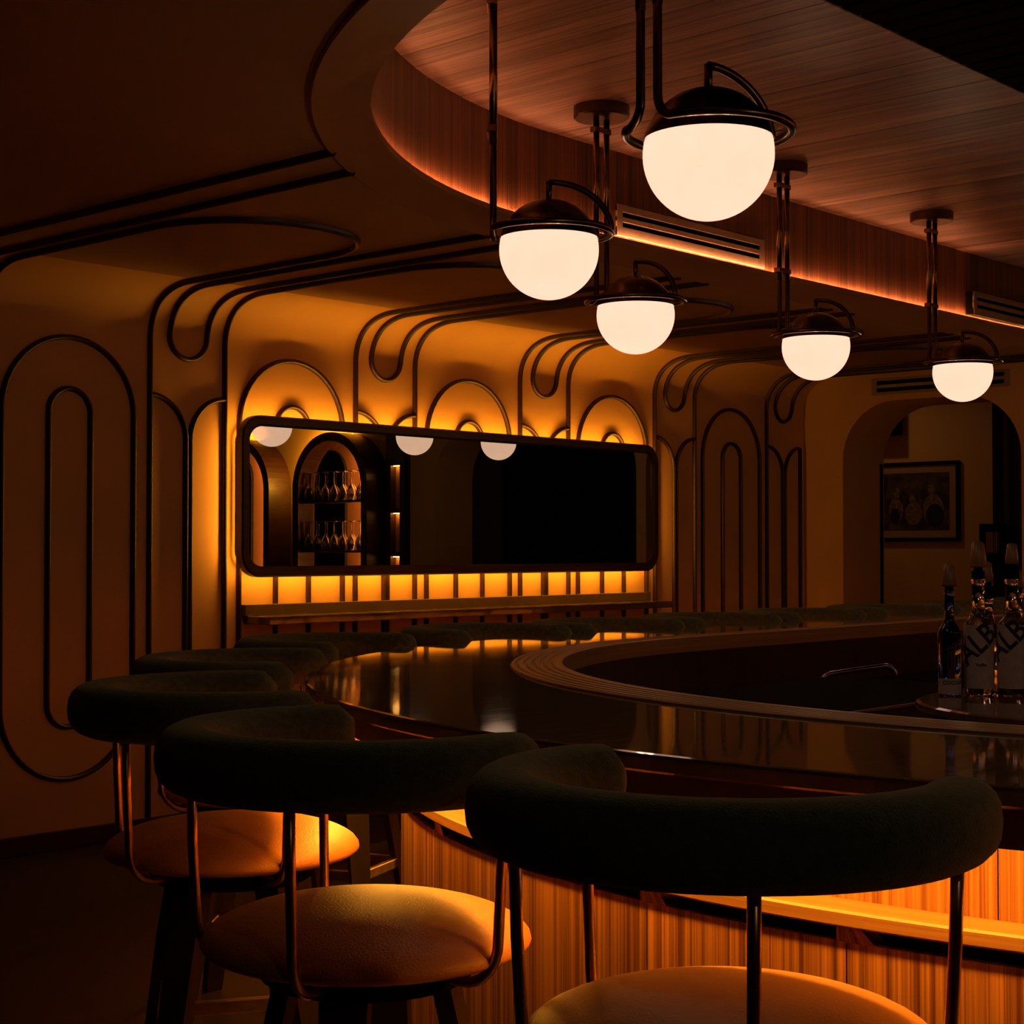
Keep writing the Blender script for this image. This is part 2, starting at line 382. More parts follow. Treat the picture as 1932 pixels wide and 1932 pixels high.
# ------------------------------------------------------------------ mouldings on wall, cove and ceiling
def on_shell(x, s, h=0.0):
    n_, z_, nr = cove_pt(s); return (x, n_ + nr[0] * h, z_ + nr[1] * h)
def moulding(path, r=0.0135, parent=None):
    """path in (x, s) of the unrolled shell -> half-round bead"""
    dense = []
    for i in range(len(path) - 1):
        a, b = path[i], path[i + 1]; L = sqrt((b[0] - a[0]) ** 2 + (b[1] - a[1]) ** 2); st = max(1, int(L / 0.4))
        lo, hi = min(a[1], b[1]), max(a[1], b[1])
        if hi > ZC - COVE_B and lo < S_CEIL: st = max(st, int(L / 0.025))
        for q in range(st): dense.append((a[0] + (b[0] - a[0]) * q / st, a[1] + (b[1] - a[1]) * q / st))
    dense.append(path[-1])
    P = []; 
    for d in dense:
        if not P or abs(d[0] - P[-1][0]) + abs(d[1] - P[-1][1]) > 1e-5: P.append(d)
    closed = abs(P[0][0] - P[-1][0]) + abs(P[0][1] - P[-1][1]) < 1e-4
    if closed: P = P[:-1]
    n = len(P); V = []; F = []; seg = 6
    for i in range(n):
        a = P[(i - 1) % n] if (closed or i) else P[i]; b = P[(i + 1) % n] if (closed or i < n - 1) else P[i]
        t = Vector((b[0] - a[0], b[1] - a[1])).normalized(); nx, ns_ = -t.y, t.x
        for k in range(seg + 1):
            an = pi * k / seg; ww = r * cos(an); hh = 0.026 * sin(an) - 0.001
            V.append(on_shell(P[i][0] + nx * ww, P[i][1] + ns_ * ww, hh))
    m = seg + 1
    for i in range(n if closed else n - 1):
        j = (i + 1) % n
        for k in range(seg): F.append((i * m + k, j * m + k, j * m + k + 1, i * m + k + 1))
    return obj('moulding', (V, F), M['mould'], parent or wall_back, smooth=True)
def arc(cx_, cs, r, a0, a1, n=20):
    return [(cx_ + r * cos(a0 + (a1 - a0) * i / n), cs + r * sin(a0 + (a1 - a0) * i / n)) for i in range(n + 1)]
PER = 1.366; G0 = 5.016
SPR = EYE + 0.645; SPB = EYE - 0.723
def n_to_s(n_): return S_CEIL + (WALL - COVE_A - n_)
FARTIP = 5.41
groups = [G0 + PER * k for k in (-1, 0, 1, 2, 3, 4)]
def band_n(x):          # far edge of the ring band at this x
    if x < BO[0]: return BO[1] + sqrt(max(0, BO[2] ** 2 - (BO[0] - x) ** 2))
    y = BO[1] + BO[2]
    if x > BEND[0]: t = (x - BEND[0]) / BEND[1]; y -= BEND[2] * (1 - sqrt(1 - t * t))
    return y
for gi, c in enumerate(groups):
    last = gi == len(groups) - 1
    # loop that comes down from the ceiling and turns on the wall
    sb = EYE + 0.942 + 0.114 + 0.0125
    sideL = n_to_s(band_n(c - 0.114) - 0.02); sideR = n_to_s(band_n(c + 0.114) - 0.02)
    moulding([(c - 0.114, sideL), (c - 0.114, sb)] + arc(c, sb, 0.114, pi, 2 * pi, 18)[1:] + [(c + 0.114, sideR)])
    # twin stems with quarter arcs
    q = 0.2165; top = EYE + 0.766
    moulding([(c - 0.0135, 0.0), (c - 0.0135, top - q)] + arc(c - 0.23, top - q, q, 0, pi / 2, 12)[1:])
    pr = [(c + 0.0135, 0.0), (c + 0.0135, top - q)] + arc(c + 0.23, top - q, q, pi, pi / 2, 12)[1:]
    if last: pr = pr[:-1] + [(c + 0.225, top)] + [(c + 0.225, 0.0)]
    moulding(pr)
    if gi == 0: moulding([(c - 0.23, 0.0), (c - 0.23, EYE + 1.0)])
    # tall line, over the cove, round the big ceiling arch, back down as the next group's first line
    if not last:
        x0 = c + 0.23; x1 = c + PER - 0.23; R_ = (x1 - x0) / 2; sc = n_to_s(FARTIP)
        moulding([(x0, 0.0), (x0, sc)] + arc((x0 + x1) / 2, sc, R_, pi, 0, 28)[1:] + [(x1, 0.0)])
        a = (x0 + x1) / 2
        for R2 in (0.358, 0.114):
            moulding([(a - R2, SPB), (a - R2, SPR)] + arc(a, SPR, R2, pi, 0, 24)[1:] + [(a + R2, SPB)] + arc(a, SPB, R2, 0, -pi, 24)[1:])

# ------------------------------------------------------------------ end wall with arched openings
def arch_outline(n0, n1, ztop, R, z0=0.0, k=10):
    P = [(n0, z0)]
    P += [(n0 + R - R * cos(pi / 2 * i / k), ztop - R + R * sin(pi / 2 * i / k)) for i in range(k + 1)]
    P += [(n1 - R + R * sin(pi / 2 * i / k), ztop - R + R * cos(pi / 2 * i / k)) for i in range(k + 1)]
    P += [(n1, z0)]; return P
def cell_outline(n0, n1, zt, k=10, z0=0.0):
    P = [(n0, z0)]
    P += [(n0, zt * 0.6 + zt * 0.4 * min(1, i / (k / 2))) if i <= k / 2 else (n0 + (n1 - n0) * 0.5 * (i - k / 2) / (k / 2), zt) for i in range(k + 1)]
    P += [(n1 - (n1 - n0) * 0.5 * (1 - i / (k / 2)), zt) if i <= k / 2 else (n1, zt - zt * 0.4 * (i - k / 2) / (k / 2)) for i in range(k + 1)]
    P += [(n1, z0)]; return P
ZT = ZC + 0.02
def arch_cell(n0, n1, a0, a1, ztop, R, depth):
    o = arch_outline(a0, a1, ztop, R); c_ = cell_outline(n0, n1, ZT)
    return loft([[(UBACK, n_, z_) for n_, z_ in c_], [(UBACK, n_, z_) for n_, z_ in o], [(UBACK + depth, n_, z_) for n_, z_ in o]])
AZ = EYE + 1.09
wall_end = struct(obj('wall_end', join(
    arch_cell(4.93, WALL, 5.0, 6.41, AZ, 0.43, 0.6),
    arch_cell(2.22, 4.93, 2.55, 4.90, AZ, 0.43, 0.6)), M['plaster']))
obj('tray_end_panel', box(UBACK - 0.02, UBACK + 0.02, -1.3, 4.75, ZC - 0.005, ZP + 0.19), M['veneer'], wall_end)
# second opening is closed off by a dark screen
struct(obj('door_1', box(UBACK + 0.5, UBACK + 0.55, 2.93, 4.95, 0, AZ + 0.1), M['black']))
struct(obj('wall_passage', box(UBACK + 0.5, UBACK + 0.55, 2.40, 2.93, 0, AZ + 0.1), M['dark']))
# room seen through the first arch
struct(obj('wall_lobby_far', box(13.0, 13.1, 4.9, 8.6, 0, 3.1), M['plaster']))
struct(obj('wall_lobby_side', box(UBACK + 0.6, 13.0, 8.5, 8.6, 0, 3.1), M['plaster']))
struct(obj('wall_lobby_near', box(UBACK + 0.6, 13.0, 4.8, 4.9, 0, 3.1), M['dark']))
struct(obj('ceiling_lobby', box(UBACK + 0.58, 13.1, 4.8, 8.6, 3.02, 3.1), M['ceiling']))
struct(obj('wall_lobby_return', box(UBACK + 0.55, UBACK + 0.61, WALL - 0.34, 8.6, 0, 3.1), M['plaster']))

# back bar wall with two arched niches (seen in the mirror)
def ring_arch(u0, n0, n1, ztop, wd, u1, zbase=0.98):
    """solid arch-shaped frame between outer and inner outline"""
    R = (n1 - n0) / 2 - 0.001; o = arch_outline(n0, n1, ztop, R, zbase, 14)
    i_ = arch_outline(n0 + wd, n1 - wd, ztop - wd, R - wd, zbase, 14)
    return loft([[(u0, *p) for p in o], [(u1, *p) for p in o], [(u1, *p) for p in i_], [(u0, *p) for p in i_]], closed=True)
NB = []
back_bar_wall = struct(obj('wall_back_bar', loft([[(UBACK + 0.20, NNEAR, 0), (UBACK + 0.20, NNEAR, ZT)], [(UBACK + 0.20, 2.22, 0), (UBACK + 0.20, 2.22, ZT)], [(UBACK, 2.22, 0), (UBACK, 2.22, ZT)]]), M['plaster']))

# ------------------------------------------------------------------ mirror
MU0, MU1 = 5.262, 8.765; MZ0, MZ1 = EYE - 0.145, EYE + 0.690; MF = 6.615; MB_ = 6.666
mirror = thing('wall_mirror', 'long wall mirror with rounded corners, dark wooden frame and amber halo light', 'mirror', (7.0, MB_, MZ0))
def rrect(x0, x1, z0, z1, r, y, k=10):
    P = []
    for (cx_, cz, a0) in ((x1 - r, z1 - r, 0), (x0 + r, z1 - r, pi / 2), (x0 + r, z0 + r, pi), (x1 - r, z0 + r, 3 * pi / 2)):
        for i in range(k + 1): a = a0 + pi / 2 * i / k; P.append((cx_ + r * cos(a) - 7.0, y - MB_, cz + r * sin(a) - MZ0))
    return P
def RR(ins, y): return rrect(MU0 + ins, MU1 - ins, MZ0 + ins, MZ1 - ins, 0.125 - ins * 0.75, y)
obj('frame', loft([RR(0.0, MB_), RR(0.0, MF + 0.008), RR(0.008, MF), RR(0.045, MF), RR(0.056, MF + 0.016), RR(0.056, MB_ - 0.01)], cyc=True), M['frame'], mirror, smooth=False)
g = RR(0.05, MF + 0.017)
obj('glass', (g, [tuple(range(len(g)))]), M['mirror'], mirror)
bk = RR(0.004, MB_); obj('back_panel', (bk, [tuple(range(len(bk)))[::-1]]), M['black'], mirror)
ra, rb = RR(0.034, MB_ + 0.008), RR(0.034, MB_ + 0.030)
obj('halo_light_strip', loft([ra, rb], cyc=True), M['led_m'], mirror)
obj('halo_channel', loft([RR(0.056, MB_ + 0.002), RR(0.056, MB_ + 0.07), RR(0.052, MB_ + 0.07), RR(0.052, MB_ + 0.002)], cyc=True, closed=True), M['black'], mirror)

# drink ledge below the mirror
LZ = EYE - 0.345
ledge = thing('drink_ledge', 'dark stone drink ledge with upstand on the wall under the mirror', 'shelf', (7.08, WALL, LZ - 0.05))
obj('shelf', rbox(5.365 - 7.08, 8.80 - 7.08, 6.525 - WALL, -0.022, 0.008, 0.05, 0.004), M['stone'], ledge)
obj('upstand', rbox(5.352 - 7.08, 8.785 - 7.08, -0.05, -0.001, 0.05, 0.108, 0.003), M['stone'], ledge)

# ------------------------------------------------------------------ bar counter
ZBAR = EYE - 0.363
OUT = (5.19, 1.65, 2.865); INN = (5.385, 1.681, 2.372); RIM = (5.53, 1.59, 2.375)
bar = thing('bar_counter', 'large oval bar with polished dark stone top and glowing timber front', 'bar', (OUT[0], OUT[1], 0))
def L(P): return [(p[0] - OUT[0], p[1] - OUT[1], p[2]) for p in P]
def ov(c, z, dr=0.0): return L(oval(c[0], c[1], c[2] + dr, z, uend=10.2))
obj('bar_top', loft([ov(OUT, ZBAR - 0.035, -0.003), ov(OUT, ZBAR - 0.030), ov(OUT, ZBAR - 0.008), ov(OUT, ZBAR - 0.002, -0.003), ov(OUT, ZBAR, -0.010), ov(INN, ZBAR, 0.004), ov(INN, ZBAR - 0.003)]), M['stone'], bar)
# ribbed timber drip rim (concentric ribs)
iA = ov(INN, ZBAR + 0.004); iB = ov(RIM, ZBAR + 0.004)
prof = [(0.0, -0.03), (0.0, 0.004), (0.02, 0.007)]
for k in range(5):
    t0 = 0.06 + k * 0.165; prof += [(t0, 0.007), (t0 + 0.02, 0.001), (t0 + 0.06, 0.001), (t0 + 0.08, 0.007)]
prof += [(0.97, 0.007), (1.0, 0.003), (1.0, -0.055), (0.6, -0.055)]
obj('drip_rim', loft([lerp(iA, iB, t, ZBAR + h) for t, h in prof]), M['rim'], bar)
obj('sub_deck', loft([ov(OUT, ZBAR - 0.0352, -0.002), lerp(ov(OUT, 0), iB, 0.97, ZBAR - 0.0365)]), M['apron'], bar)
obj('apron', loft([ov(OUT, ZBAR - 0.036, -0.085), ov(OUT, EYE - 0.474, -0.085), ov(OUT, EYE - 0.474, -0.105), ov(OUT, ZBAR - 0.036, -0.105)]), M['apron'], bar)
obj('light_strip', loft([ov(OUT, ZBAR - 0.043, -0.180), ov(OUT, ZBAR - 0.043, -0.193)]), M['led_b'], bar)
RU = 2.506 - OUT[2]; RL = 2.548 - OUT[2]; RR_ = 2.602 - OUT[2]
ZR1 = EYE - 0.649; ZR0 = EYE - 0.679; ZS = EYE - 0.706
# angular positions of joints round the tip (deg from the tip direction, + towards the mirror wall)
step = 10.4; joints = [-2.3 + step * k for k in range(-8, 9)]
def arcp(R, z, a0, a1, n=8):
    return [(-R * cos(radians(a0 + (a1 - a0) * i / n)), R * sin(radians(a0 + (a1 - a0) * i / n)), z) for i in range(n + 1)]
def curved_panel(name, R0, R1, z0, z1, a0, a1, mat, n=8):
    return obj(name, loft([arcp(R1, z0, a0, a1, n), arcp(R1, z1, a0, a1, n), arcp(R0, z1, a0, a1, n), arcp(R0, z0, a0, a1, n)], closed=True), mat, bar)
Ru, Rl, Rr = 2.506, 2.589, 2.602
for a, b in zip(joints[:-1], joints[1:]):
    g_ = 0.03
    curved_panel('lower_panel', Rl - 0.02, Rl, 0.10, ZS, a + g_, b - g_, M['die'])
    curved_panel('upper_panel', Ru - 0.02, Ru, ZS - 0.05, ZBAR - 0.045, a + 4.8 + g_, b + 4.8 - g_, M['die'])
    # wedge shaped bracket that interrupts the shadow slot under the rail
    lo_, hi_ = (a - 1.25, a + 0.45), (a - 0.55, a + 0.45)
    obj('rail_bracket', loft([arcp(Rl, ZS - 0.001, *lo_, 3), arcp(Rl, ZR0 + 0.002, *hi_, 3), arcp(Rl - 0.04, ZR0 + 0.002, *hi_, 3), arcp(Rl - 0.04, ZS - 0.001, *lo_, 3)], closed=True), M['die'], bar)
A0, A1 = joints[0], joints[-1]
rl = [(Rr - 0.004, ZR0), (Rr, ZR0 + 0.004), (Rr, ZR1 - 0.004), (Rr - 0.004, ZR1), (Ru - 0.001, ZR1), (Ru - 0.001, ZR0)]
obj('foot_rail', loft([arcp(r_, z_, A0, A1, 120) for r_, z_ in rl], closed=True), M['rail'], bar)
obj('slot_back', loft([arcp(Rl - 0.04, ZS - 0.05, A0, A1, 90), arcp(Rl - 0.04, ZR0 + 0.02, A0, A1, 90)]), M['black'], bar)
obj('kick_plinth', loft([arcp(Rl - 0.06, 0.0, A0, A1, 90), arcp(Rl - 0.06, 0.12, A0, A1, 90)]), M['black'], bar)
# straight runs towards the end wall
for sgn in (1, -1):
    y0 = sgn * Rl; yy = lambda r_: sgn * r_
    xx0, xx1 = 0.05, 10.2 - OUT[0]
    k = 0; x = xx0
    while x < xx1 - 0.2:
        x2 = min(x + 0.46, xx1)
        for nm, rr, za, zb_ in (('lower_panel', Rl, 0.10, ZS), ('upper_panel', Ru, ZS - 0.05, ZBAR - 0.045)):
            pth = lambda r_, z_: [(x + 0.0015, yy(r_), z_), (x2 - 0.0015, yy(r_), z_)]
            obj(nm, loft([pth(rr, za), pth(rr, zb_), pth(rr - 0.02, zb_), pth(rr - 0.02, za)], closed=True), M['die'], bar)
        x = x2
    pth = lambda r_, z_: [(xx0, yy(r_), z_), (xx1, yy(r_), z_)]
    obj('foot_rail', loft([pth(r_, z_) for r_, z_ in rl], closed=True), M['rail'], bar)
# inside face and work counter behind the bar
obj('inner_face', loft([lerp(iB, iB, 0, ZBAR - 0.055), [(p[0] , p[1], 0.0) for p in iB]]), M['apron'], bar)
WK = (5.75, 1.60, 1.62)
obj('work_counter', loft([[(p[0], p[1], 0.80) for p in iB], ov(WK, 0.80), ov(WK, 0.76), ov(WK, 0.0, -0.02)]), M['black'], bar)

# ------------------------------------------------------------------ work station with bottles inside the bar
stn = thing('bottle_station', 'low round dark station inside the bar that carries the bottles', 'station', (4.23, 1.66, 0))
ZST = EYE - 0.40
obj('tray_top', lathe([(0.0, ZST - 0.03), (0.53, ZST - 0.03), (0.55, ZST - 0.02), (0.55, ZST - 0.004), (0.54, ZST), (0.0, ZST)], 48), M['stone'], stn, smooth=False)
obj('pedestal', lathe([(0.0, 0.0), (0.46, 0.0), (0.50, 0.05), (0.50, ZST - 0.03), (0.0, ZST - 0.03)], 48), M['black'], stn)
bench = thing('prep_bench', 'dark red prep bench with a painted highlight along its front edge beside the bottle station', 'bench', (4.45, 2.75, 0))
obj('body', rbox(-0.50, 0.62, -0.36, 0.30, 0.0, EYE - 0.458, 0.004), M['apron'], bench)
obj('top', rbox(-0.52, 0.64, -0.39, 0.32, EYE - 0.458, EYE - 0.45, 0.002), M['black'], bench)
obj('edge_highlight', rbox(-0.52, 0.10, -0.398, -0.390, EYE - 0.457, EYE - 0.449, 0.001, 1), M['rail'], bench)  # pale strip stands in for light caught on the bench edge
fau = thing('faucet', 'chrome gooseneck faucet over the sink inside the bar', 'faucet', (5.35, 3.28, 0.80))
obj('base', lathe([(0.0, 0.0), (0.03, 0.0), (0.03, 0.012), (0.018, 0.02), (0.014, 0.06), (0.0, 0.06)], 18), M['steel'], fau, smooth=True)
fp = [(0, 0, 0.05), (0, 0, 0.10)] + [(0.04 - 0.04 * cos(a), -0.03 * (1 - cos(a)), 0.10 + 0.04 * sin(a)) for a in [pi / 2 * i / 6 for i in range(1, 7)]] + [(0.20, -0.15, 0.165)] + [(0.20 + 0.035 * sin(a), -0.15 - 0.026 * sin(a), 0.165 - 0.035 * (1 - cos(a))) for a in [pi / 2 * i / 6 for i in range(1, 7)]] + [(0.238, -0.178, 0.10)]
obj('spout', tube(fp, 0.011, 10), M['steel'], fau, smooth=True)
obj('lever', tube([(0, 0, 0.05), (-0.03, 0.03, 0.075), (-0.055, 0.055, 0.085)], 0.006, 8), M['steel'], fau, smooth=True)

def text_vf(s, size, width_scale=1.0):
    cu = bpy.data.curves.new('t', 'FONT'); cu.body = s; cu.size = size; cu.align_x = 'CENTER'; cu.align_y = 'CENTER'; cu.offset = size * 0.018
    o = bpy.data.objects.new('t', cu); C.objects.link(o); bpy.context.view_layer.update()
    me = bpy.data.meshes.new_from_object(o.evaluated_get(bpy.context.evaluated_depsgraph_get()))
    bm = bmesh.new(); bm.from_mesh(me); bmesh.ops.triangulate(bm, faces=bm.faces[:])
    bmesh.ops.subdivide_edges(bm, edges=[e for e in bm.edges if e.calc_length() > size * 0.15], cuts=2, use_grid_fill=False)
    bmesh.ops.triangulate(bm, faces=bm.faces[:])
    bm.verts.index_update(); V = [(v.co.x * width_scale, v.co.y) for v in bm.verts]; F = [tuple(v.index for v in f.verts) for f in bm.faces]; bm.free()
    bpy.data.objects.remove(o); bpy.data.curves.remove(cu); bpy.data.meshes.remove(me)
    return V, F
def wrap(V2, R, zc, ang0, rot=0.0):
    """bend flat text round a cylinder of radius R; ang0 = facing angle"""
    out = []
    for (a, b) in V2:
        a2 = a * cos(rot) - b * sin(rot); b2 = a * sin(rot) + b * cos(rot)
        th = ang0 + a2 / R; out.append((R * cos(th), R * sin(th), zc + b2))
    return out
def patch(R, z0, z1, a0, a1, n=14):
    V = []; F = []
    for i in range(n + 1):
        th = a0 + (a1 - a0) * i / n; V += [(R * cos(th), R * sin(th), z0), (R * cos(th), R * sin(th), z1)]
    for i in range(n): F.append((2 * i, 2 * i + 2, 2 * i + 3, 2 * i + 1))
    return V, F
def bottle(label, pos, R, hb, hs, neck_r, hn, glass, cup=None, lab=None, txt=None, face=0.0, cap=None, group='bottles on the station'):
    t = thing('bottle', label, 'bottle', pos, 0, group)
    pr = [(0.0, 0.004), (R - 0.006, 0.0), (R, 0.006), (R, hb)] + [(neck_r + (R - neck_r) * (0.5 + 0.5 * cos(pi * i / 8)), hb + (hs - hb) * i / 8) for i in range(1, 9)] + [(neck_r, hn - 0.012), (neck_r + 0.003, hn - 0.012), (neck_r + 0.003, hn), (neck_r - 0.003, hn), (0.0, hn)]
    obj('body', lathe(pr, 28), glass, t, smooth=True)
    if lab:
        z0, z1, half = lab; lo = obj('label', patch(R + 0.0006, z0, z1, face - half, face + half), M['paper'], t)
        for (s, size, zc, rot, da, ws) in (txt or []):
            V2, F2 = text_vf(s, size, ws); obj('lettering', (wrap(V2, R + 0.0014, zc, face + da, rot), F2), M['ink'], lo)
    if cap: obj('cap', lathe([(0.0, hn), (cap[0], hn), (cap[0], hn + cap[1]), (0.0, hn + cap[1])], 20), M['black'], t)
    z = hn + (cap[1] if cap else 0)
    if cup:
        obj('pourer_base', lathe([(0.0, z), (0.012, z), (0.012, z + 0.014), (0.0, z + 0.014)], 14), M['black'], t)
        obj('pourer_cup', lathe([(0.0, z + 0.010), (cup[0] * 1.12, z + 0.010), (cup[0] * 1.15, z + 0.016), (cup[0] * 0.85, z + cup[1]), (cup[0] * 0.5, z + cup[1] + 0.006), (0.0, z + cup[1] + 0.006)], 18), M['cup'], t, smooth=True)
    return t
def face_at(p): return atan2(-p[1], -p[0])
pb = (4.138, 2.132, ZST); bottle('slim bottle with blue liquid and a low white label, leftmost on the station', pb, 0.033, 0.165, 0.215, 0.0125, 0.288, M['blueglass'], cup=(0.017, 0.066), lab=(0.006, 0.048, 1.15), txt=[('COCOA', 0.014, 0.037, 0, 0.25, 1.1)], face=face_at(pb))
pb = (4.206, 2.080, ZST); bottle('tall clear bottle with white ALB label next to the blue bottle', pb, 0.0415, 0.185, 0.235, 0.017, 0.318, M['glass'], cup=(0.020, 0.075), lab=(0.02, 0.193, 1.2), txt=[('ALB', 0.085, 0.140, radians(42), -0.1, 0.85), ('Vodka', 0.012, 0.085, 0, 0.15, 1.0)], face=face_at(pb) , cap=(0.0175, 0.022))
pb = (4.325, 2.112, ZST); bottle('clear bottle with a square black cap behind the two labelled bottles', pb, 0.037, 0.165, 0.225, 0.015, 0.262, M['glass'], cup=(0.015, 0.062), cap=(0.021, 0.034))
pb = (4.262, 2.008, ZST); bottle('second clear bottle with white ALB label at the right of the station', pb, 0.0415, 0.185, 0.235, 0.017, 0.318, M['glass'], cup=(0.016, 0.062), lab=(0.02, 0.193, 1.2), txt=[('ALB', 0.085, 0.150, radians(42), -0.25, 0.85)], face=face_at(pb) - 0.15, cap=(0.019, 0.03))
pb = (4.345, 2.030, ZST); bottle('clear bottle with a thin gold pourer between the labelled pair, set back', pb, 0.033, 0.15, 0.20, 0.013, 0.28, M['glass'], cup=(0.014, 0.055))
pb = (4.30, 1.915, ZST); bottle('dark bottle cut off by the right picture edge on the station', pb, 0.040, 0.17, 0.23, 0.015, 0.31, M['glass'], cup=(0.014, 0.05), cap=(0.018, 0.03))

# ------------------------------------------------------------------ bar stools
def make_stool():
    t = thing('bar_stool', 'x', 'stool', (0, 0, 0), 0, 'bar stools round the oval bar')
    RC = 0.335; ZB_ = EYE - 0.386
    # padded horseshoe backrest
    n = 44; amax = radians(116); V = []; F = []; seg = 20
    for i in range(n + 1):
        a = pi - amax + 2 * amax * i / n
        e = min(i, n - i) * (2 * amax * RC / n); rr = 1.0
        cap = 0.05
        if e < cap: rr = sqrt(max(0.0, 1 - (1 - e / cap) ** 2)) * 0.45 + 0.55 if e > 0 else 0.50
        for k in range(seg):
            b = 2 * pi * k / seg; cx_ = cos(b); sz = sin(b)
            px = 0.062 * math.copysign(abs(cx_) ** 0.85, cx_) * rr; pz = 0.062 * math.copysign(abs(sz) ** 0.85, sz) * rr
            r_ = RC + px; V.append((r_ * cos(a), r_ * sin(a), ZB_ + pz))
    for i in range(n):
        for k in range(seg): F.append((i * seg + k, i * seg + (k + 1) % seg, (i + 1) * seg + (k + 1) % seg, (i + 1) * seg + k))
    F.append(tuple(range(seg))[::-1]); F.append(tuple(n * seg + k for k in range(seg)))
    obj('backrest', (V, F), M['velvet'], t, smooth=True)
    # domed seat cushion
    pr = []
    for i in range(25):
        a = -pi / 2 + pi * i / 24; ca, sa = cos(a), sin(a)
        r_ = 0.312 * abs(ca) ** (0.6 if sa < 0 else 0.98) if i not in (0, 24) else 0.0
        z_ = 0.672 + (0.078 if sa > 0 else 0.036) * math.copysign(abs(sa) ** 1.0, sa); pr.append((r_, z_))
    obj('seat', lathe(pr, 48), M['leather'], t, smooth=True)
    obj('seat_base', lathe([(0.0, 0.60), (0.19, 0.60), (0.20, 0.607), (0.20, 0.639), (0.0, 0.639)], 32), M['black'], t)
    for d in (-105, -36, 36, 105):
        a = pi + radians(d); c_, s_ = cos(a), sin(a)
        pts = [(RC, ZB_ - 0.02), (RC - 0.004, 0.85)]
        rb_ = 0.085
        r0 = RC - 0.012
        for i in range(9):
            an = pi / 2 * i / 8; pts.append((r0 - rb_ + rb_ * cos(an), 0.628 + rb_ - rb_ * sin(an)))
        pts.append((0.12, 0.628))
        obj('rod', tube([(r_ * c_, r_ * s_, z_) for r_, z_ in pts], 0.0098, 10), M['rod'], t, smooth=True)
    for d in (45, 135, 225, 315):
        a = radians(d); Rm = Matrix.Rotation(a, 4, 'Z')
        def q(r_, hw, th, z_): return [(r_ - th, -hw, z_), (r_ + th, -hw, z_), (r_ + th, hw, z_), (r_ - th, hw, z_)]
        secs = [q(0.15, 0.045, 0.018, 0.605), q(0.185, 0.042, 0.018, 0.45), q(0.27, 0.028, 0.015, 0.0)]
        V = [p for s_ in secs for p in s_]; F = [(3, 2, 1, 0), (8, 9, 10, 11)]
        for j in range(2):
            for k in range(4): F.append((j * 4 + k, j * 4 + (k + 1) % 4, j * 4 + 4 + (k + 1) % 4, j * 4 + 4 + k))
        obj('leg', xform((V, F), Rm), M['legwood'], t)
    for d in (0, 90, 180, 270):
        Rm = Matrix.Rotation(radians(d), 4, 'Z'); rr = 0.232 * cos(pi / 4)
        obj('stretcher', xform(rbox(rr - 0.011, rr + 0.011, -rr, rr, 0.22, 0.255, 0.003, 1), Rm), M['rod'], t)
    return t
stool0 = make_stool()
stools = [
    (2.05, 1.418, 'green velvet horseshoe-back bar stool with tan seat, nearest the camera', None),
    (2.13, 2.30, 'horseshoe-back bar stool with tan seat just left of the nearest green stool', None),
    (2.55, 3.24, 'horseshoe-back bar stool at the far left, third round the bar tip', None),
    (3.24, 3.98, 'horseshoe-back bar stool tucked behind the leftmost stool at the bar tip', None),
    (4.09, 4.56, 'horseshoe-back bar stool at the far side below the left end of the ledge', None),
    (5.085, 4.716, 'horseshoe-back bar stool on the far side below the middle left of the mirror', None),
    (5.9, 4.716, 'horseshoe-back bar stool on the far side below the middle of the mirror', None),
    (6.73, 4.716, 'horseshoe-back bar stool on the far side below the right part of the mirror', None),
    (7.57, 4.716, 'horseshoe-back bar stool on the far side just right of the ledge end', None),
    (8.47, 4.716, 'horseshoe-back bar stool on the far side below the last wall moulding', None),
    (9.34, 4.716, 'horseshoe-back bar stool on the far side below the framed picture', None),
    (10.23, 4.716, 'horseshoe-back bar stool on the far side, last one behind the bottles', None)]
for i, (x, y, lab, _) in enumerate(stools):
    if x < OUT[0]: ang = atan2(OUT[1] - y, OUT[0] - x)
    else: ang = -pi / 2
    if i == 0: stool0.location = (x, y, 0); stool0.rotation_euler = (0, 0, ang); stool0['label'] = lab
    else: dup(stool0, (x, y, 0), ang, lab)

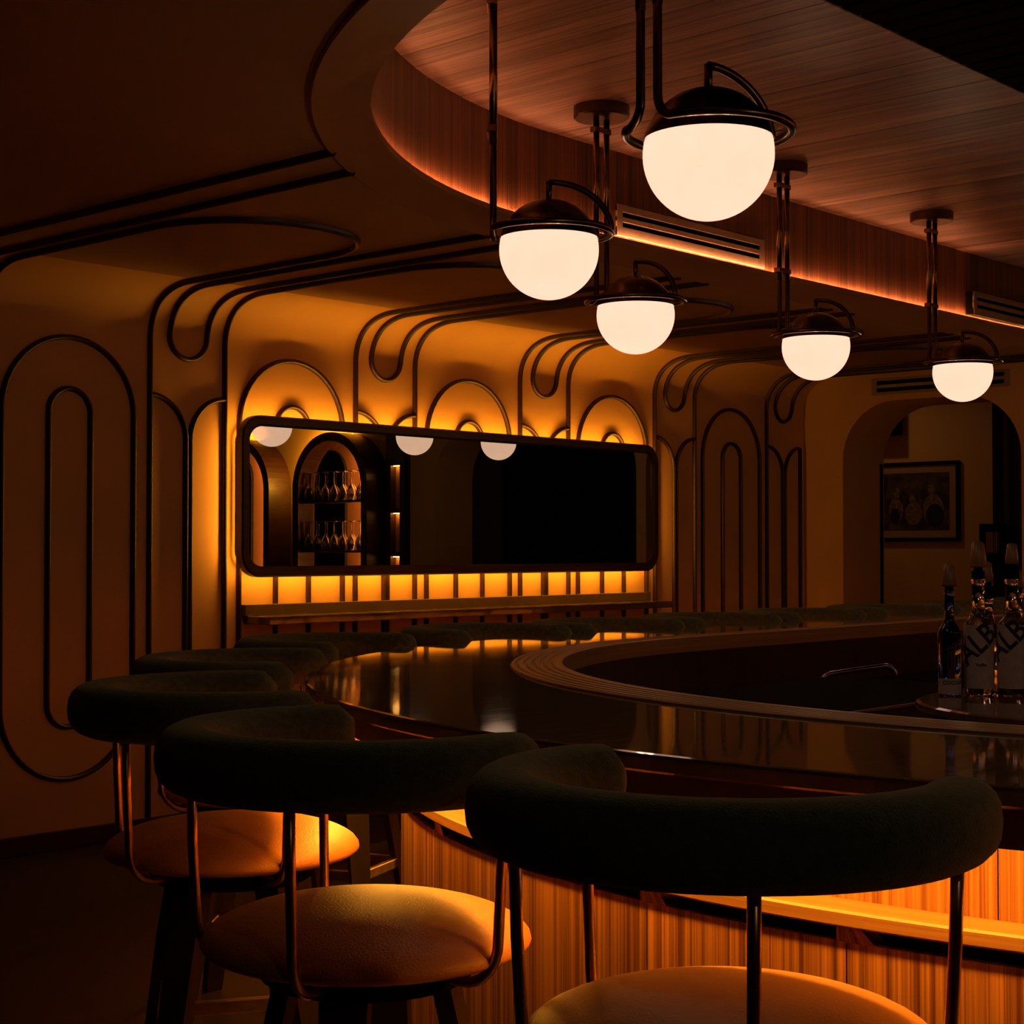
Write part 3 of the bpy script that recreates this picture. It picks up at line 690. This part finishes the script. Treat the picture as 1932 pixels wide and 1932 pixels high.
# ------------------------------------------------------------------ pendant lamps
GR = 0.15
def make_lamp():
    t = thing('pendant_lamp', 'x', 'lamp', (0, 0, 0), 0, 'globe pendants round the oval bar')
    hb = 0.0375
    a0 = asin(hb / GR)
    pr = [(GR * cos(a), GR * sin(a)) for a in [-pi / 2 + (a0 + pi / 2) * i / 20 for i in range(21)]]; pr[0] = (0.0, -GR)
    gb = obj('globe', lathe(pr, 48, caps=False), M['globe'], t, smooth=True)
    obj('added_glow_disc', lathe([(0.0, hb - 0.003), (GR * cos(a0) - 0.002, hb - 0.003), (GR * cos(a0) - 0.002, hb - 0.001), (0.0, hb - 0.001)], 40), M['plate'], gb)  # added glowing disc under the dome, evens out the globe's brightness
    GO = GR + 0.003
    pd = [(GO * cos(a), GO * sin(a)) for a in [asin((hb - 0.004) / GO) + (pi / 2 - asin((hb - 0.004) / GO)) * i / 12 for i in range(13)]]; pd[-1] = (0.0, GO)
    dome = obj('dome_cap', lathe(pd, 48, caps=False), M['brass'], t, smooth=True)
    RG = 0.189; ZG = 0.052; rt = 0.0105; y0 = 0.032; rb_ = 0.055
    top = ZP - 2.307 - 0.05
    x0 = sqrt(RG ** 2 - (y0 + rb_) ** 2)
    half = []
    half.append((x0, y0, top)); half.append((x0, y0, ZG + rb_ + 0.1))
    for i in range(9):
        an = pi / 2 * i / 8; half.append((x0, y0 + rb_ - rb_ * cos(an), ZG + rb_ - rb_ * sin(an)))
    a1 = atan2(y0 + rb_, x0)
    ringp = [(RG * cos(a), RG * sin(a), ZG) for a in [a1 + (2 * pi - 2 * a1) * i / 44 for i in range(1, 44)]]
    path = half + ringp + [(p[0], -p[1], p[2]) for p in half[::-1]]
    obj('tube_frame', tube(path, rt, 12), M['brass'], t, smooth=True)
    obj('stem', tube([(0, 0, GR - 0.005), (0, 0, 0.208)], 0.0098, 10), M['brass'], dome, smooth=True)
    arcp_ = [(-RG * sin(a), 0, ZG + 0.154 * cos(a)) for a in [pi / 2 * i / 14 for i in range(15)]]
    obj('arm', tube(arcp_, 0.0098, 10), M['brass'], dome, smooth=True)
    for zz in (top - 0.055, top - 0.44):
        obj('clamp', rbox(x0 - 0.012, x0 + 0.020, -y0 - 0.016, y0 + 0.016, zz, zz + 0.022, 0.003), M['brassb'], t)
    for s_ in (-1, 1):
        obj('upper_rod', tube([(x0, s_ * y0, 0.31), (x0, s_ * y0, top + 0.01)], 0.0122, 14), M['brassb'], t, smooth=True)
    xc = x0
    obj('canopy', lathe([(0.0, top + 0.004), (0.104, top + 0.004), (0.110, top + 0.010), (0.110, top + 0.050), (0.0, top + 0.050)], 40, xc, 0), M['canopy'], t)
    ld = bpy.data.lights.new('bulb', 'POINT'); ld.energy = GLOBE_WATT / 4; ld.color = WARM; ld.shadow_soft_size = 0.0
    for bp_ in ((0.06, 0.0, -0.10), (-0.03, 0.05, -0.105), (-0.03, -0.05, -0.095), (0.0, 0.0, -0.115)):
        lo = bpy.data.objects.new('bulb', ld); C.objects.link(lo); lo.parent = t; lo.location = bp_
    return t
lamp0 = make_lamp()
LC = (5.27, 1.53)
lamps = [(3.063, 2.169, 2.307, 'globe pendant lamp nearest the camera, the largest in view'),
         (3.72, 3.219, 2.307, 'globe pendant lamp on a single-looking rod over the bar tip'),
         (4.986, 3.874, 2.307, 'globe pendant lamp third from the tip, right of the leftmost globe'),
         (6.30, 3.883, 2.307, 'globe pendant lamp fourth from the tip, between the two wall vents'),
         (7.72, 3.895, 2.307, 'globe pendant lamp farthest right in front of the arched opening'),
         (9.18, 3.90, 2.307, 'globe pendant lamp beyond the right picture edge, seen in the mirror middle'),
         (10.17, 3.90, 2.307, 'globe pendant lamp near the back bar, rightmost one seen in the mirror'),
         (3.063, 0.891, 2.307, 'globe pendant lamp over the near side of the bar tip, out of view'),
         (3.72, -0.159, 2.307, 'globe pendant lamp over the near curve of the bar, out of view'),
         (5.0, -0.72, 2.307, 'first globe pendant lamp over the near straight of the bar, out of view'),
         (6.4, -0.74, 2.307, 'second globe pendant lamp over the near straight of the bar, out of view'),
         (7.8, -0.74, 2.307, 'third globe pendant lamp over the near straight of the bar, out of view')]
for i, (x, y, z, lab) in enumerate(lamps):
    rz = atan2(y - LC[1], x - LC[0]) if x < 4.9 else (pi / 2 if y > LC[1] else -pi / 2)
    if i == 0: lamp0.location = (x, y, z); lamp0.rotation_euler = (0, 0, rz); lamp0['label'] = lab
    else: dup(lamp0, (x, y, z), rz, lab)

# ------------------------------------------------------------------ air vents
def vent(name, label, W, H, slots, loc, rz, depth=0.03):
    """plate in local xz plane facing -y"""
    t = thing(name, label, 'vent', loc, rz, 'linear air vents')
    obj('housing', box(-W / 2 + 0.004, W / 2 - 0.004, 0.004, depth, 0.004, H - 0.004), M['black'], t)
    zs = [0.0] + [z for s_ in slots for z in s_] + [H]
    for i in range(0, len(zs), 2):
        obj('bar', rbox(-W / 2, W / 2, -0.004, 0.006, zs[i], zs[i + 1], 0.0015, 1), M['vent'], t)
    for s_ in (-1, 1):
        obj('end_cap', rbox(min(s_ * W / 2, s_ * (W / 2 - 0.04)), max(s_ * W / 2, s_ * (W / 2 - 0.04)), -0.0045, 0.006, 0.0005, H - 0.0005, 0.0015, 1), M['vent'], t)
    return t
nv = BI[1] + BI[2] + 0.035
vent('air_vent', 'bronze two-slot air vent in the veneer fascia behind the big globe', 1.155, 0.139, [(0.042, 0.063), (0.086, 0.107)], (6.16, nv - 0.006, EYE + 1.368), 0)
vent('air_vent', 'bronze two-slot air vent standing proud of the fascia at the right edge', 1.05, 0.137, [(0.042, 0.063), (0.086, 0.107)], (9.38, nv - 0.05, EYE + 1.366), 0, 0.055)
vent('air_vent', 'dark slotted air vent in the cream wall above the arched opening', 1.08, 0.12, [(0.022, 0.050), (0.075, 0.103)], (UBACK - 0.002, 5.62, EYE + 1.135), -pi / 2, 0.002)

# ------------------------------------------------------------------ lobby furnishing seen through the arch
pic = thing('framed_picture', 'black framed print of three figures hanging beyond the arched opening', 'picture', (12.98, 7.0, EYE + 0.07))
PW, PH = 0.84, 0.69
obj('mount', box(0.0, 0.01, -PW / 2 + 0.02, PW / 2 - 0.02, 0.02, PH - 0.02), M['mat_board'], pic)
for (a, b, c_, d) in ((-PW / 2, PW / 2, 0, 0.03), (-PW / 2, PW / 2, PH - 0.03, PH)): obj('frame_bar', rbox(-0.022, 0.012, a, b, c_, d, 0.002, 1), M['black'], pic)
for s_ in (-1, 1): obj('frame_bar', rbox(-0.022, 0.012, min(s_ * PW / 2, s_ * (PW / 2 - 0.032)), max(s_ * PW / 2, s_ * (PW / 2 - 0.032)), 0.03, PH - 0.03, 0.002, 1), M['black'], pic)
def print_mat():
    m = bpy.data.materials.new('dim_print'); nd, ln = nodes_of(m); b = nd['Principled BSDF']; b.inputs['Roughness'].default_value = 0.5
    tc = nd.new('ShaderNodeTexCoord'); n = nd.new('ShaderNodeTexNoise'); n.inputs['Scale'].default_value = 7; n.inputs['Detail'].default_value = 6
    ln.new(tc.outputs['Object'], n.inputs['Vector'])
    r = nd.new('ShaderNodeValToRGB'); r.color_ramp.elements[0].position = 0.42; r.color_ramp.elements[0].color = (0.012, 0.008, 0.006, 1); r.color_ramp.elements[1].position = 0.72; r.color_ramp.elements[1].color = (0.12, 0.07, 0.045, 1)
    ln.new(n.outputs['Fac'], r.inputs[0]); ln.new(r.outputs[0], b.inputs['Base Color']); return m
prt = obj('print', box(-0.003, 0.002, -PW / 2 + 0.10, PW / 2 - 0.10, 0.095, PH - 0.095), print_mat(), pic)
pale = bsdf_mat('print_pale', (0.16, 0.10, 0.065), 0.6, noise=(30, 0.5)); deep = bsdf_mat('print_deep', (0.008, 0.005, 0.004), 0.6, noise=(30, 0.3))
def blob(pts, mat, d):
    obj('figure', ([(-0.004 - d, p[0], p[1]) for p in pts], [tuple(range(len(pts)))[::-1]]), mat, prt)
def ell(cy, cz, ry, rz, n=16): return [(cy + ry * cos(2 * pi * i / n), cz + rz * sin(2 * pi * i / n)) for i in range(n)]
blob(ell(-0.17, 0.27, 0.10, 0.14), pale, 0.0004); blob(ell(-0.185, 0.22, 0.085, 0.105), deep, 0.0008); blob(ell(-0.155, 0.45, 0.032, 0.045), pale, 0.0012)
blob(ell(0.02, 0.24, 0.085, 0.10), pale, 0.0006); blob(ell(0.03, 0.37, 0.03, 0.042), pale, 0.0010)
blob(ell(0.19, 0.27, 0.07, 0.11), pale, 0.0004); blob(ell(0.18, 0.42, 0.03, 0.05), pale, 0.0010); blob(ell(0.20, 0.22, 0.05, 0.07), deep, 0.0012)
sp = thing('wall_speaker', 'black box mounted high on the wall beyond the arched opening', 'speaker', (12.9, 7.5, EYE + 1.0))
obj('cabinet', rbox(-0.16, 0.10, -0.37, 0.37, 0.0, 0.40, 0.01), M['black'], sp); obj('grille', rbox(-0.168, -0.158, -0.34, 0.34, 0.03, 0.37, 0.003, 1), M['black'], sp)
cu = thing('dark_curtain', 'dark brown full-height curtain beyond the right side of the arch', 'curtain', (12.9, 5.85, 0))
cp = [(0.03 * sin(i * 0.9), -0.37 + 0.74 * i / 40) for i in range(41)]
obj('cloth', loft([[(p[0] - 0.02, p[1], z) for p in cp] for z in (0.02, 3.0)] ), M['dark'], cu, smooth=True)
obj('rail', tube([(0, -0.4, 3.0), (0, 0.4, 3.0)], 0.012, 8), M['rod'], cu)
sc_ = thing('wall_sconce', 'small sconce with ribbed glass cylinder on a dark backplate by the curtain', 'lamp', (12.72, 6.08, EYE - 0.19))
obj('backplate', rbox(0.02, 0.05, -0.02, 0.21, -0.01, 0.40, 0.004), M['black'], sc_)
obj('arm', tube([(0.03, 0.06, 0.14), (-0.04, 0.06, 0.14)], 0.008, 8), M['rod'], sc_)
V = []; F = []; nk = 72
for z in (0.16, 0.33):
    for k in range(nk): a = 2 * pi * k / nk; r_ = 0.052 + (0.004 if k % 4 < 2 else -0.001); V.append((-0.04 + r_ * cos(a), 0.06 + r_ * sin(a), z))
for k in range(nk): F.append((k, (k + 1) % nk, nk + (k + 1) % nk, nk + k))
F.append(tuple(range(nk))[::-1]); F.append(tuple(nk + k for k in range(nk)))
obj('ribbed_shade', (V, F), M['cup'], sc_)
obj('shade_base', lathe([(0.0, 0.135), (0.05, 0.135), (0.056, 0.145), (0.056, 0.16), (0.0, 0.16)], 24, -0.04, 0.06), M['black'], sc_)

# ------------------------------------------------------------------ back bar seen in the mirror
UB = UBACK + 0.20
def niche(n0, n1, label, shelves=True):
    c_ = (n0 + n1) / 2; zt = EYE + 1.143; wd = 0.085
    t = thing('back_bar_arch', label, 'shelf', (UB, c_, 0.98), 0, 'arched back bar niches')
    def loc(vf): return ([(p[0] - UB, p[1] - c_, p[2] - 0.98) for p in vf[0]],) + tuple(vf[1:])
    obj('arch_frame', loc(ring_arch(UB - 0.30, n0, n1, zt, wd, UB - 0.005)), M['frame'], t)
    o_ = arch_outline(n0 + 0.02, n1 - 0.02, zt - 0.02, (n1 - n0) / 2 - 0.021, 0.98, 14)
    obj('timber_back', loc(([(UB - 0.02, *p) for p in o_], [tuple(range(len(o_)))])), M['die'], t)
    p0, p1 = n0 + wd - 0.03, n1 - 0.55; o2 = arch_outline(p0, p1, EYE + 0.985, (p1 - p0) / 2 - 0.001, 0.98, 14)
    obj('dark_panel', loc(loft([[(UB - 0.05, *p) for p in o2], [(UB - 0.085, *p) for p in o2]])), M['black'], t)
    obj('dark_panel_face', loc(([(UB - 0.085, *p) for p in o2], [tuple(range(len(o2)))])), M['black'], t)
    Ri = (n1 - n0) / 2 - wd - 0.002; zs = zt - wd - Ri
    o3 = [(c_ + Ri * cos(radians(q)), zs + Ri * sin(radians(q))) for q in (65, 55, 45, 35, 25, 15, 5, 0)] + [(c_ + Ri, 1.0)]
    obj('light_strip', loc(loft([[(UB - 0.085, *p) for p in o3], [(UB - 0.100, *p) for p in o3]])), M['led_i'], t)
    Ro = (n1 - n0) / 2 + 0.002; zo = zt - (n1 - n0) / 2
    o4 = [(c_ + Ro * cos(radians(q)), zo + Ro * sin(radians(q))) for q in range(180, 79, -10)]
    obj('top_light_strip', loc(loft([[(UB - 0.05, *p) for p in o4], [(UB - 0.065, *p) for p in o4]])), M['led_h'], t)
    if shelves:
        for z in SHELF: obj('shelf', loc(rbox(UB - 0.28, UB - 0.09, n0 + wd + 0.002, n1 - wd - 0.002, z - 0.022, z, 0.003, 1)), M['frame'], t)
    return t
SHELF = (EYE + 0.475, EYE - 0.012)
niche(0.64, 1.73, 'arched dark wood back bar niche holding two rows of upturned wine glasses')
niche(-0.82, 0.27, 'arched dark wood back bar niche with bottles, cut by the left mirror edge', False)
def glass_mesh():
    pr = [(0.0, 0.285), (0.042, 0.285), (0.042, 0.281), (0.007, 0.276), (0.005, 0.265), (0.005, 0.165), (0.014, 0.148), (0.036, 0.115), (0.046, 0.07), (0.038, 0.0), (0.036, 0.0), (0.044, 0.07), (0.034, 0.113), (0.0, 0.140)]
    return lathe(pr, 14)
gl0 = None; row_names = ('upper', 'lower')
for ri, z in enumerate(SHELF):
    for k in range(13):
        nn = 0.80 + 0.063 * k; uu = UB - 0.225 + (0.085 if k % 2 else 0.0)
        if gl0 is None: o = obj('wine_glass', glass_mesh(), M['glass'], None, smooth=True); gl0 = o.data
        else: o = link('wine_glass', gl0, None)
        o.location = (uu, nn, z + 0.0005)
        tag(o, 'clear wine glass standing upside down in the %s shelf row of the back bar' % row_names[ri], 'glass', 'wine glasses on the %s back bar shelf' % row_names[ri])
# narrow lit cubby column beside the niche
cb = thing('cubby_column', 'narrow dark wood column with two lit timber cubbies beside the arch', 'cabinet', (UB - 0.01, 1.92, 0.98))
zc0 = 0.98
obj('carcass', join(box(-0.10, 0.0, -0.13, -0.062, 0, 1.64), box(-0.10, 0.0, 0.062, 0.13, 0, 1.64), box(-0.10, 0.0, -0.062, 0.062, EYE + 0.837 - zc0, 1.64)), M['frame'], cb)
obj('timber_back', box(-0.03, -0.02, -0.062, 0.062, 0.005, EYE + 0.837 - zc0), M['die'], cb)
for z in (EYE - 0.07, EYE + 0.345, EYE + 0.80):
    s_ = obj('shelf', box(-0.10, -0.03, -0.062, 0.062, z - zc0, z + 0.045 - zc0), M['frame'], cb)
    obj('light_strip', box(-0.07, -0.05, -0.055, 0.055, z - 0.006 - zc0, z - 0.001 - zc0), M['led_n'], s_)
for k, nn in enumerate((-0.35, -0.22, -0.08, 0.03, 0.12)):
    bottle(('tall bottle', 'short round bottle', 'slim dark bottle', 'square shouldered bottle', 'pale bottle')[k] + ' on the back bar counter at the left mirror edge', (UB - 0.42 + 0.03 * (k % 2), nn, 0.98), (0.036, 0.045, 0.032, 0.038, 0.04)[k], (0.17, 0.13, 0.2, 0.16, 0.15)[k], (0.22, 0.17, 0.24, 0.19, 0.2)[k], 0.014, (0.31, 0.23, 0.33, 0.29, 0.27)[k], (M['glass'], M['cup'])[k % 2], group='bottles on the back bar counter')
bc = thing('back_counter', 'dark counter of the back bar along the end wall', 'counter', (UB - 0.3, -0.6, 0))
obj('top', rbox(-0.28, 0.29, -2.6, 2.8, 0.94, 0.98, 0.004), M['stone'], bc); obj('body', box(-0.25, 0.29, -2.58, 2.78, 0.0, 0.94), M['frame'], bc)

# added lobby ceiling light, unseen behind the pier, to brighten the lobby wall
dl = thing('added_ceiling_light', 'added unseen ceiling light that brightens the lobby beyond the arch', 'lamp', (12.0, 7.3, 3.02))
obj('trim_ring', lathe([(0.05, -0.006), (0.075, -0.006), (0.08, 0.0), (0.05, 0.0)], 28), M['canopy'], dl)
la = bpy.data.lights.new('fill_light', 'AREA'); la.shape = 'DISK'; la.size = 0.1; la.energy = 2.2; la.color = (1.0, 0.5, 0.2)
lo = bpy.data.objects.new('fill_light', la); C.objects.link(lo); lo.parent = dl; lo.location = (0, 0, -0.01)
dl2 = thing('added_ceiling_light', 'added unseen fill light in the ceiling above the aisle, behind the viewer', 'lamp', (0.9, -1.3, ZC))  # added fill for the nearest stool and bar top, fixture unseen
obj('trim_ring', lathe([(0.05, -0.006), (0.075, -0.006), (0.08, 0.0), (0.05, 0.0)], 28), M['canopy'], dl2)
lb = bpy.data.lights.new('fill_light', 'AREA'); lb.shape = 'DISK'; lb.size = 0.1; lb.energy = 3.0; lb.color = (1.0, 0.78, 0.55)
lo2 = bpy.data.objects.new('fill_light', lb); C.objects.link(lo2); lo2.parent = dl2; lo2.location = (0, 0, -0.01)
